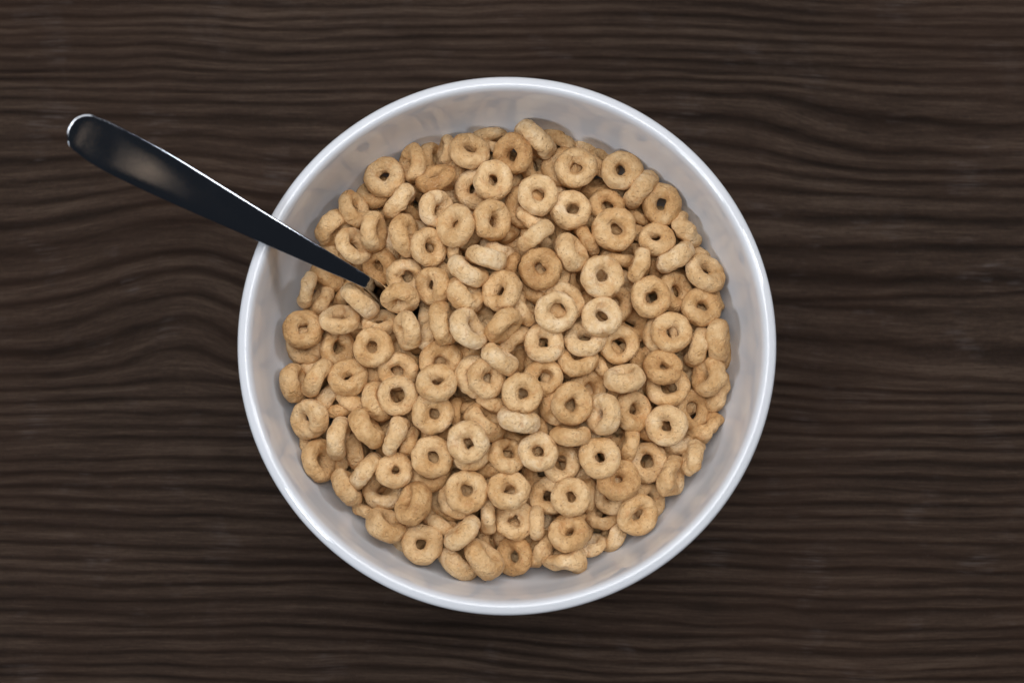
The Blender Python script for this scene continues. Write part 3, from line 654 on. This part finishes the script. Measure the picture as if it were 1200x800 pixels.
51.11 -22.00 -30.56 -0.180 -0.707 3.84 2.12 -1 0 shaded toasted oat ring in gap set in from the wall toward four o'clock
-59.59 -6.81 -32.40 -0.068 -0.992 4.15 2.06 1 0 shaded pale oat ring in gap set in from the wall toward nine o'clock
-35.48 -7.82 -27.89 -0.788 0.357 4.35 2.44 1 0 shaded pale oat ring in gap midway out toward half past eight
-15.74 -9.95 -25.12 -0.693 -0.595 4.03 1.94 0 0 shaded tan oat ring in gap near the heap centre toward eight o'clock, uppermost
5.52 -12.07 -23.26 0.541 0.838 4.00 2.41 1 0 shaded pale oat ring in gap near the heap centre toward five o'clock
12.36 -9.95 -24.47 0.989 0.148 3.98 2.30 1 0 shaded pale oat ring in gap near the heap centre toward four o'clock
27.96 -11.85 -27.07 0.080 0.158 3.81 2.29 1 0 shaded pale oat ring in gap midway out toward four o'clock
36.75 -13.73 -25.14 0.510 0.098 3.89 2.25 0 0 shaded tan oat ring in gap midway out toward half past three
46.79 -10.24 -29.08 0.591 0.016 4.03 2.12 -1 0 shaded toasted oat ring in gap set in from the wall toward half past three
56.11 -14.91 -33.19 0.057 0.697 3.87 2.46 0 0 shaded tan oat ring in gap set in from the wall toward half past three
-54.67 0.81 -31.26 0.135 -0.092 3.84 2.45 0 0 shaded tan oat ring in gap set in from the wall toward nine o'clock
-41.70 -1.26 -25.99 -0.262 -0.938 4.01 2.06 0 0 shaded tan oat ring in gap midway out toward nine o'clock, leftmost
-30.26 -2.36 -25.58 0.665 0.666 3.89 2.46 0 0 shaded tan oat ring in gap midway out toward nine o'clock, rightmost
-21.16 -1.82 -24.76 -0.887 0.233 3.95 2.25 0 0 shaded tan oat ring in gap near the heap centre toward nine o'clock
8.36 -1.91 -24.77 0.984 -0.181 4.09 2.20 0 0 shaded tan oat ring in gap at the very centre toward three o'clock
30.53 -2.51 -26.44 -0.188 -0.765 3.93 2.17 0 0 shaded tan oat ring in gap midway out toward three o'clock
38.38 -3.51 -27.85 -0.803 -0.376 3.70 2.36 -1 0 shaded toasted oat ring in gap midway out toward three o'clock
52.46 0.03 -30.16 0.538 -0.635 3.93 2.26 1 0 shaded pale oat ring in gap set in from the wall toward three o'clock
-48.73 8.58 -32.06 0.430 0.627 4.08 2.23 -1 0 shaded toasted oat ring in gap set in from the wall toward half past nine
-38.55 5.22 -27.73 -0.343 0.697 3.87 2.48 0 0 shaded tan oat ring in gap midway out toward nine o'clock, middle
-28.70 3.82 -25.75 0.790 0.439 3.98 2.37 -1 0 shaded toasted oat ring in gap near the heap centre toward nine o'clock
-18.40 9.38 -24.08 -0.708 -0.214 3.63 2.30 0 0 shaded tan oat ring in gap near the heap centre toward ten o'clock
26.17 6.46 -25.14 0.095 -0.352 4.01 2.19 1 0 shaded pale oat ring in gap near the heap centre toward three o'clock
37.95 7.46 -27.81 0.266 0.521 4.00 2.43 -1 0 shaded toasted oat ring in gap midway out toward half past two
58.93 9.54 -31.04 -0.483 -0.046 4.02 2.40 1 0 shaded pale oat ring in gap set in from the wall toward half past two, rightmost
-50.24 18.00 -30.15 -0.788 0.581 3.93 2.01 0 0 shaded tan oat ring in gap beside the sunken spoon end, below it
22.99 14.80 -25.88 -0.257 0.915 3.97 2.43 -1 0 shaded toasted oat ring in gap near the heap centre toward two o'clock
34.44 18.48 -27.01 0.286 -0.223 4.04 2.36 1 0 shaded pale oat ring in gap midway out toward two o'clock
45.60 15.87 -28.95 -0.220 0.236 3.99 2.39 1 0 shaded pale oat ring in gap set in from the wall toward half past two, middle
55.93 19.70 -32.00 0.151 -0.518 3.91 2.15 -1 0 shaded toasted oat ring in gap set in from the wall toward half past two
-42.94 27.09 -33.44 0.081 -0.444 4.06 2.18 -1 0 shaded toasted oat ring in gap beside the sunken spoon end, above it
-38.64 22.23 -32.29 0.158 -0.560 4.04 2.29 -1 0 shaded toasted oat ring in gap beside the sunken spoon end, right of it
-28.49 25.56 -26.82 -0.495 -0.002 4.03 2.46 1 0 shaded pale oat ring in gap midway out toward half past ten, lowest
-16.58 24.96 -25.13 0.091 0.915 4.25 2.06 0 0 shaded tan oat ring in gap midway out toward eleven o'clock
-5.12 25.62 -25.46 0.318 0.901 4.04 2.40 1 0 shaded pale oat ring in gap near the heap centre toward twelve o'clock
5.08 26.06 -26.68 -0.776 -0.152 3.94 2.28 0 0 shaded tan oat ring in gap near the heap centre toward twelve o'clock
25.32 24.05 -29.28 -0.769 -0.334 3.87 2.35 -1 0 shaded toasted oat ring in gap midway out toward half past one
40.02 27.16 -29.59 -0.786 -0.100 4.03 2.18 0 0 shaded tan oat ring in gap set in from the wall toward two o'clock, leftmost
49.44 27.14 -30.79 0.518 -0.253 4.26 2.17 0 0 shaded tan oat ring in gap set in from the wall toward two o'clock, middle
-29.12 34.83 -30.09 -0.501 -0.316 3.94 1.99 1 0 shaded pale oat ring in gap midway out toward half past ten, uppermost
-20.33 34.23 -27.82 0.701 0.084 3.93 2.30 -1 0 shaded toasted oat ring in gap midway out toward eleven o'clock
1.29 36.34 -30.87 0.009 0.356 4.10 2.39 -1 0 shaded toasted oat ring in gap midway out toward twelve o'clock
20.49 34.89 -30.06 0.690 0.385 3.98 2.19 0 0 shaded tan oat ring in gap midway out toward one o'clock
31.93 34.74 -28.83 -0.400 -0.519 3.69 2.32 -1 0 shaded toasted oat ring in gap set in from the wall toward half past one
40.75 33.58 -31.63 -0.434 -0.730 4.10 2.36 0 0 shaded tan oat ring in gap set in from the wall toward half past one
51.48 32.28 -34.91 0.402 -0.411 3.89 2.26 0 0 shaded tan oat ring in gap set in from the wall toward two o'clock, rightmost
-34.52 43.06 -34.59 -0.743 0.548 3.97 2.21 -1 0 shaded toasted oat ring in gap set in from the wall toward half past ten
-16.16 44.71 -30.16 0.011 0.579 4.02 2.39 1 0 shaded pale oat ring in gap set in from the wall toward half past eleven
-4.89 46.58 -30.41 0.420 -0.105 3.86 2.48 1 0 shaded pale oat ring in gap set in from the wall toward twelve o'clock
5.20 45.81 -31.09 0.563 0.503 4.02 2.32 0 0 shaded tan oat ring in gap midway out toward twelve o'clock
14.80 45.25 -28.67 0.613 -0.449 3.70 2.32 0 0 shaded tan oat ring in gap set in from the wall toward half past twelve
25.22 43.35 -30.61 -0.115 0.594 3.95 2.22 0 0 shaded tan oat ring in gap set in from the wall toward one o'clock, lowest
-17.78 55.23 -31.92 -0.834 0.464 3.89 2.60 0 0 shaded tan oat ring in gap set in from the wall toward half past eleven
-0.21 56.39 -31.28 0.641 0.437 4.16 2.12 0 0 shaded tan oat ring in gap set in from the wall toward twelve o'clock
9.32 49.81 -32.17 0.616 0.688 3.87 2.26 1 0 shaded pale oat ring in gap set in from the wall toward half past twelve
22.71 53.41 -33.46 0.860 -0.506 3.71 2.22 0 0 shaded tan oat ring in gap set in from the wall toward one o'clock, uppermost
33.05 50.36 -35.39 -0.583 0.527 4.03 2.13 1 0 shaded pale oat ring in gap set in from the wall toward one o'clock
2.53 -61.23 -35.38 -0.107 0.232 4.03 2.21 1 0 shaded pale oat ring in gap against the bowl wall at six o'clock
10.14 -39.66 -33.49 0.071 0.438 4.03 2.49 1 0 shaded pale oat ring in gap midway out toward half past five
44.22 18.76 -35.44 0.167 -0.436 3.79 2.32 1 0 shaded pale oat ring in gap set in from the wall toward half past two, leftmost"""
# rings seen only in the gaps, and the ones under them
BURIED = """-37.8 18.7 -28.0 0.33 0.82
-19.3 -58.3 -31.2 0.25 0.48
14.9 -57.6 -33.7 -0.43 0.68
-27.1 -45.0 -28.8 0.81 0.34
-22.5 -38.3 -28.5 0.73 -0.27
-44.8 -25.4 -29.6 -0.49 -0.82
-41.6 -18.6 -29.4 -0.49 0.09
-10.8 -22.1 -26.3 -0.19 0.61
19.7 -17.0 -24.5 -0.16 -0.10
30.3 -20.4 -25.8 -0.23 -0.97
-48.3 -9.2 -30.8 -0.05 -0.09
-6.0 -10.9 -25.2 -0.29 -0.59
-63.1 1.1 -33.3 0.42 -0.11
-1.8 -1.9 -24.7 0.65 0.47
60.7 -2.0 -32.9 -0.79 -0.14
-9.8 6.8 -26.2 0.86 0.45
-10.8 17.6 -24.8 0.34 -0.64
12.3 17.7 -25.9 -0.31 0.23
14.5 26.2 -27.5 0.47 0.82
-43.3 37.7 -31.8 0.61 0.62
-23.4 44.7 -31.2 0.99 0.02
16.7 56.1 -35.2 -0.50 0.61
-20.6 -56.6 -36.8 0.25 0.14
-8.6 -57.7 -37.8 -0.19 -0.59
13.5 -60.2 -38.3 -0.22 0.68
-31.2 -51.3 -36.6 0.04 -0.08
-14.0 -48.0 -35.3 -0.04 0.22
-3.4 -50.7 -35.1 -0.71 -0.52
7.0 -50.6 -34.1 0.17 -0.45
17.7 -47.6 -35.5 -0.24 -0.25
-35.7 -42.0 -35.7 -0.07 0.56
-22.8 -39.6 -35.8 0.02 -0.15
-11.3 -36.8 -33.4 0.24 -0.73
23.6 -39.7 -33.7 -0.10 -0.79
34.7 -40.9 -35.4 -0.10 -0.23
44.7 -42.6 -36.8 -0.32 0.32
-49.8 -30.8 -38.4 -0.85 -0.09
-28.9 -30.4 -33.6 -0.24 0.20
-17.3 -28.8 -31.6 -0.13 -0.52
-5.2 -31.0 -31.4 0.44 0.81
6.2 -32.3 -32.3 -0.11 0.47
17.4 -31.4 -32.1 0.48 -0.24
51.4 -28.2 -38.5 -0.13 -0.26
-56.1 -21.7 -37.5 0.23 0.03
-42.5 -20.6 -35.4 -0.42 -0.10
-32.0 -19.4 -32.9 0.35 -0.14
-23.2 -20.6 -32.0 0.32 -0.29
-8.9 -21.1 -31.4 -0.29 0.22
2.5 -22.4 -31.2 -0.18 -0.28
12.9 -20.9 -31.2 -0.51 -0.00
33.8 -21.1 -34.2 0.04 -0.23
55.1 -18.6 -38.9 -0.36 0.92
-50.0 -12.2 -37.2 -0.54 -0.24
-38.4 -9.9 -35.0 0.05 0.36
-27.5 -11.6 -31.1 0.14 0.77
-15.8 -11.8 -31.4 -0.15 0.10
-4.1 -12.1 -31.3 -0.33 -0.55
6.8 -12.0 -31.3 0.04 0.32
27.9 -11.4 -31.5 0.08 0.16
39.2 -10.2 -33.9 0.39 0.59
50.5 -10.5 -37.5 0.60 -0.21
-46.7 -1.0 -34.8 -0.34 -0.02
-35.0 0.3 -32.5 0.23 -0.68
-23.2 -1.9 -32.3 -0.22 0.06
-11.6 -3.3 -30.7 0.16 0.54
-2.4 -1.8 -30.2 0.54 0.33
22.7 -1.3 -31.8 0.13 -0.44
45.6 0.3 -36.3 -0.37 -0.22
57.7 -0.5 -38.8 0.24 -0.24
-51.8 10.1 -36.8 0.47 0.30
-17.3 7.3 -31.6 -0.59 -0.43
-8.1 7.5 -33.1 -0.02 -0.04
8.0 9.1 -30.8 -0.05 -0.71
16.9 7.9 -30.0 0.82 -0.02
26.3 9.1 -31.1 0.57 0.27
50.4 9.0 -37.7 -0.06 -0.24
-58.5 12.9 -39.1 0.48 -0.04
-44.9 19.3 -38.3 0.19 0.19
-22.4 18.2 -32.4 0.06 0.32
-11.2 18.5 -30.1 0.26 -0.48
0.9 16.3 -31.3 0.18 -0.21
12.7 17.7 -31.8 -0.69 0.27
20.8 17.9 -34.7 0.22 0.32
33.2 17.7 -32.6 0.04 0.04
57.1 17.1 -38.6 -0.20 -0.24
-48.7 30.1 -39.6 -0.44 0.42
-37.5 29.6 -37.7 -0.31 -0.24
-26.2 27.8 -32.5 -0.55 0.51
-4.3 26.3 -32.9 -0.10 -0.13
6.6 26.0 -33.6 -0.32 0.17
16.9 28.8 -34.5 -0.12 -0.31
38.0 27.4 -37.9 0.17 0.35
-31.2 37.4 -37.4 -0.83 -0.17
-21.3 38.5 -36.5 -0.24 0.55
-11.7 39.0 -35.7 -0.91 -0.10
-2.1 37.5 -35.6 0.21 0.17
10.1 37.2 -35.4 -0.09 -0.14
22.6 36.5 -36.5 -0.14 -0.12
33.8 36.8 -36.8 0.54 -0.71
44.3 36.4 -39.6 0.25 0.50
-17.5 49.5 -38.1 -0.30 0.26
4.4 46.9 -37.1 0.40 0.25
16.4 46.4 -37.9 -0.14 0.51
28.3 47.2 -39.8 0.44 0.51
-10.7 57.0 -39.5 0.18 0.93
-16.5 -51.2 -42.2 -0.11 -0.78
-5.0 -53.1 -43.5 -0.15 -0.37
5.6 -53.1 -40.5 0.33 -0.43
18.9 -50.2 -43.8 -0.04 -0.95
-35.8 -43.7 -42.9 0.27 0.37
-25.7 -41.5 -40.5 0.13 -0.05
-12.3 -41.6 -40.5 0.01 0.08
-0.2 -43.3 -40.1 -0.10 0.28
22.6 -41.5 -40.1 0.11 0.10
35.0 -42.3 -41.4 -0.06 -0.10
-42.1 -31.7 -41.4 -0.11 -0.09
-30.7 -30.7 -38.5 -0.15 0.18
-18.9 -31.5 -38.7 -0.18 -0.19
-3.2 -31.9 -38.6 -0.22 0.21
6.9 -34.6 -38.9 0.53 -0.20
17.3 -31.0 -38.6 -0.01 -0.06
29.6 -31.9 -39.4 0.10 -0.04
42.6 -33.8 -42.5 0.13 0.04
-47.6 -20.9 -42.1 -0.19 -0.02
-35.8 -20.4 -40.7 0.23 -0.00
-24.4 -20.6 -38.7 -0.10 0.28
-12.7 -22.8 -36.1 0.24 0.29
0.6 -21.8 -35.9 -0.19 -0.29
12.7 -21.2 -36.4 -0.45 0.01
23.9 -21.0 -38.5 0.29 0.07
35.7 -21.3 -40.3 0.44 -0.22
46.9 -20.6 -43.4 0.54 -0.02
-54.4 -10.8 -43.7 0.39 0.09
-42.2 -10.1 -40.5 0.27 -0.01
-30.6 -11.2 -39.2 -0.25 0.56
-19.1 -12.3 -36.7 -0.01 0.33
-6.9 -12.3 -37.1 0.11 -0.26
6.1 -11.9 -35.9 0.01 0.40
17.2 -10.6 -36.5 -0.41 0.07
29.2 -11.1 -37.3 0.32 0.11
41.7 -10.3 -40.4 0.04 0.18
-49.5 -1.5 -41.1 0.24 -0.07
-11.4 -1.2 -36.3 0.12 0.25
0.7 -1.8 -36.2 0.09 0.21
11.9 -1.3 -35.9 -0.49 0.07
24.0 -0.6 -37.3 0.21 -0.50
35.9 -0.2 -39.5 -0.84 0.11
43.5 1.4 -42.2 0.21 -0.17
-52.0 9.5 -44.4 -0.25 0.50
-5.8 9.6 -37.1 -0.13 -0.14
6.4 9.1 -37.1 0.11 -0.11
18.4 9.2 -37.2 0.01 0.10
29.5 8.4 -39.2 -0.20 -0.47
39.5 11.9 -41.1 0.26 -0.24
52.5 9.4 -43.7 0.18 -0.02
-47.5 19.9 -43.3 -0.03 0.15
-34.8 20.0 -42.1 -0.17 -0.02
-23.5 20.1 -38.8 -0.01 -0.27
-12.5 19.3 -38.0 -0.60 -0.06
-1.4 20.1 -36.9 -0.07 0.55
10.8 19.9 -39.2 0.26 -0.27
24.8 18.4 -39.8 -0.24 0.17
35.4 18.4 -41.5 -0.47 0.88
47.6 20.5 -42.9 0.22 -0.09
-40.8 30.0 -43.1 -0.04 -0.19
-28.9 30.1 -41.5 -0.30 0.47
-17.1 29.8 -40.4 0.13 0.34
-5.9 30.4 -39.0 0.03 0.31
5.8 30.6 -40.0 -0.14 0.30
18.1 30.6 -41.1 0.23 0.21
30.6 28.4 -43.2 -0.10 0.22
42.5 30.8 -44.3 0.06 -0.14
-37.2 40.8 -44.0 0.31 -0.21
-24.9 41.4 -43.4 -0.08 0.05
-12.7 40.7 -42.5 -0.07 -0.24
-0.4 40.6 -41.0 0.04 -0.05
11.8 40.5 -40.6 0.06 0.42
24.4 40.0 -41.7 0.13 0.31
34.8 40.2 -44.7 -0.24 0.05
-18.1 51.6 -43.7 -0.12 0.07
-5.3 51.0 -43.2 -0.17 0.36
6.6 51.0 -44.1 0.22 0.29
18.4 49.8 -44.0 -0.20 0.21
-28.2 -53.2 -27.6 0.43 0.73
-5.7 9.9 -27.5 0.84 0.04
-45.3 10.1 -29.1 -0.09 0.90
-10.8 -58.6 -29.0 0.91 -0.01
21.0 -59.2 -30.9 0.86 -0.29
-14.3 -48.0 -31.0 -0.05 0.24
-6.7 -41.3 -27.0 -0.77 0.42
25.3 -47.7 -31.4 0.40 0.01
30.8 -40.7 -27.4 -0.22 -0.24
34.7 -31.5 -29.8 0.22 0.67
1.5 -18.2 -23.8 -0.81 0.32
40.4 -21.7 -31.4 0.47 -0.22
-25.6 -10.2 -25.7 0.06 0.89
-13.4 -1.7 -26.4 0.24 0.58
19.2 -3.6 -24.7 0.27 0.23
-59.1 10.4 -30.5 -0.43 0.69
4.2 6.1 -27.1 0.19 -0.71
14.9 7.1 -23.1 -0.00 -0.21
49.2 9.5 -30.2 -0.39 0.44
-20.8 19.2 -26.2 -0.59 0.65
0.5 16.2 -25.2 0.23 -0.12
-56.2 23.4 -35.8 0.04 -0.12
-48.7 37.2 -34.5 0.67 0.45
-10.3 35.0 -28.4 0.14 -0.16
8.8 35.2 -29.0 0.80 0.08
35.9 41.9 -33.4 0.24 0.87
46.1 39.9 -34.0 -0.51 0.60
-28.1 53.8 -35.1 0.17 0.91
-8.0 57.2 -32.5 0.36 0.34
28.8 -51.1 -37.6 0.40 0.11
-46.1 -41.8 -36.6 0.62 0.34
-0.7 -41.5 -32.8 -0.50 -0.42
-40.2 -32.0 -36.1 -0.39 -0.09
28.1 -31.4 -34.0 0.45 -0.14
40.9 -32.0 -36.8 0.01 -0.22
22.9 -21.0 -32.0 0.77 0.11
44.1 -19.6 -36.3 -0.24 -0.31
17.2 -10.3 -30.5 -0.66 -0.04
-57.9 0.9 -37.6 -0.57 -0.01
10.8 -1.2 -31.5 -0.54 0.07
32.5 0.8 -33.8 0.98 -0.01
38.4 8.2 -34.0 0.28 0.56
-16.1 28.6 -33.9 -0.19 0.25
28.0 27.4 -36.0 -0.68 0.43
50.5 26.9 -39.2 0.25 0.54
-28.8 47.8 -40.4 -0.44 0.29
-6.4 48.3 -36.5 0.22 -0.15
0.2 57.8 -39.5 0.40 0.13
10.6 55.9 -40.6 0.47 0.10
11.5 -43.2 -39.2 0.57 -0.15"""

def ring_shape(seed, R, rt, seg, sides, lump):
    """A toasted ring: uneven outline, thick flattened tube, small hole, low lumps."""
    rg = np.random.RandomState(seed)
    th = np.arange(seg) * 2 * np.pi / seg
    ph = np.arange(sides) * 2 * np.pi / sides
    TH, PH = np.meshgrid(th, ph, indexing='ij')
    def wave(n0, n1, a):
        o = np.zeros_like(th)
        for k in range(n0, n1): o += a * rg.randn() / k * np.cos(k * th + rg.rand() * 6.28)
        return o[:, None]
    amp = 1 + .75 * lump
    Rv = R * (1 + wave(2, 6, .042 * amp))
    tr = rt * (1 + wave(1, 6, .06 * amp))
    hz = rt * (1.13 + rg.randn() * .05 + wave(1, 6, .08 * amp))
    cx, sy = np.cos(PH), np.sin(PH)
    e = .92
    cr = np.sign(cx) * np.abs(cx) ** e; sr = np.sign(sy) * np.abs(sy) ** e
    cr = np.where(cr < 0, cr * (1.0 + wave(1, 5, .10)), cr)        # the hole is not round
    rad = Rv + tr * cr
    z = hz * sr * (1 - .12 * (cx < 0) * np.abs(cx)) + R * wave(2, 4, .07)
    x = rad * np.cos(TH); y = rad * np.sin(TH)
    P = np.stack([x, y, z], -1)
    # low lumps as a sum of waves through space
    d = np.zeros_like(x)
    for _ in range(9):
        k = rg.randn(3); k *= (2 * np.pi / rg.uniform(2.2, 5.5)) / np.linalg.norm(k)
        d += np.sin(P @ k + rg.rand() * 6.28)
    d *= .05 * amp
    nrm = np.stack([cx * np.cos(TH), cx * np.sin(TH), sy], -1)
    P = P + nrm * d[..., None]
    # a flattened spot or two
    for _ in range(rg.randint(0, 3)):
        a0 = rg.rand() * 6.28; s0 = rg.rand() * 6.28
        g = np.exp(-(np.angle(np.exp(1j * (TH - a0))) / .35) ** 2 - (np.angle(np.exp(1j * (PH - s0))) / .7) ** 2)
        P = P - nrm * (g * rg.uniform(.15, .4) * amp)[..., None]
    idx = np.arange(seg * sides).reshape(seg, sides)
    i2 = np.roll(idx, -1, axis=0); j2 = np.roll(idx, -1, axis=1); ij = np.roll(i2, -1, axis=1)
    F = np.stack([idx, i2, ij, j2], -1).reshape(-1, 4)
    return P.reshape(-1, 3) * MM, F

def axis_rot(nx, ny, spin):
    nz = math.sqrt(max(0, 1 - nx * nx - ny * ny))
    q = Vector((nx, ny, nz)).to_track_quat('Z', 'Y')
    from mathutils import Quaternion
    return q @ Quaternion((0, 0, 1), spin)

rnd = random.Random(11)
for i, line in enumerate(RINGS.strip().splitlines()):
    x, y, z, nx, ny, R, rt, tone, lump, label = line.split(' ', 9)
    P, F = ring_shape(1000 + i, float(R), float(rt), 60, 26, float(lump))
    o = mesh_obj('cereal_ring', P, F, M_OAT)
    o.location = (float(x) * MM, float(y) * MM, RIM + float(z) * MM)
    o.rotation_mode = 'QUATERNION'
    o.rotation_quaternion = axis_rot(float(nx), float(ny), rnd.uniform(0, 6.28))
    t = .5 + .34 * float(tone) + rnd.gauss(0, .10)
    o.color = (min(max(t, 0), 1), 0, 0, 1)
    o['label'] = label
    o['category'] = 'cereal ring'
    o['group'] = 'toasted oat rings heaped in the white bowl'

# the ones no gap shows apart: one heap
vs, fs, base = [], [], 0
shapes = [ring_shape(50 + k, 4.1, 2.25, 24, 12, 0) for k in range(10)]
for i, line in enumerate(BURIED.strip().splitlines()):
    x, y, z, nx, ny = [float(v) for v in line.split()]
    P, F = shapes[i % 10]
    m3 = np.array(axis_rot(nx, ny, rnd.uniform(0, 6.28)).to_matrix())
    vs.append(P @ m3.T + np.array([x * MM, y * MM, RIM + z * MM])); fs.append(F + base); base += len(P)
heap = mesh_obj('cereal_heap', np.concatenate(vs), np.concatenate(fs), M_OAT)
heap.color = (.5, 0, 0, 1)
heap['kind'] = 'stuff'
heap['label'] = 'shaded oat rings deep in the bowl below the ones in view'
heap['category'] = 'cereal'
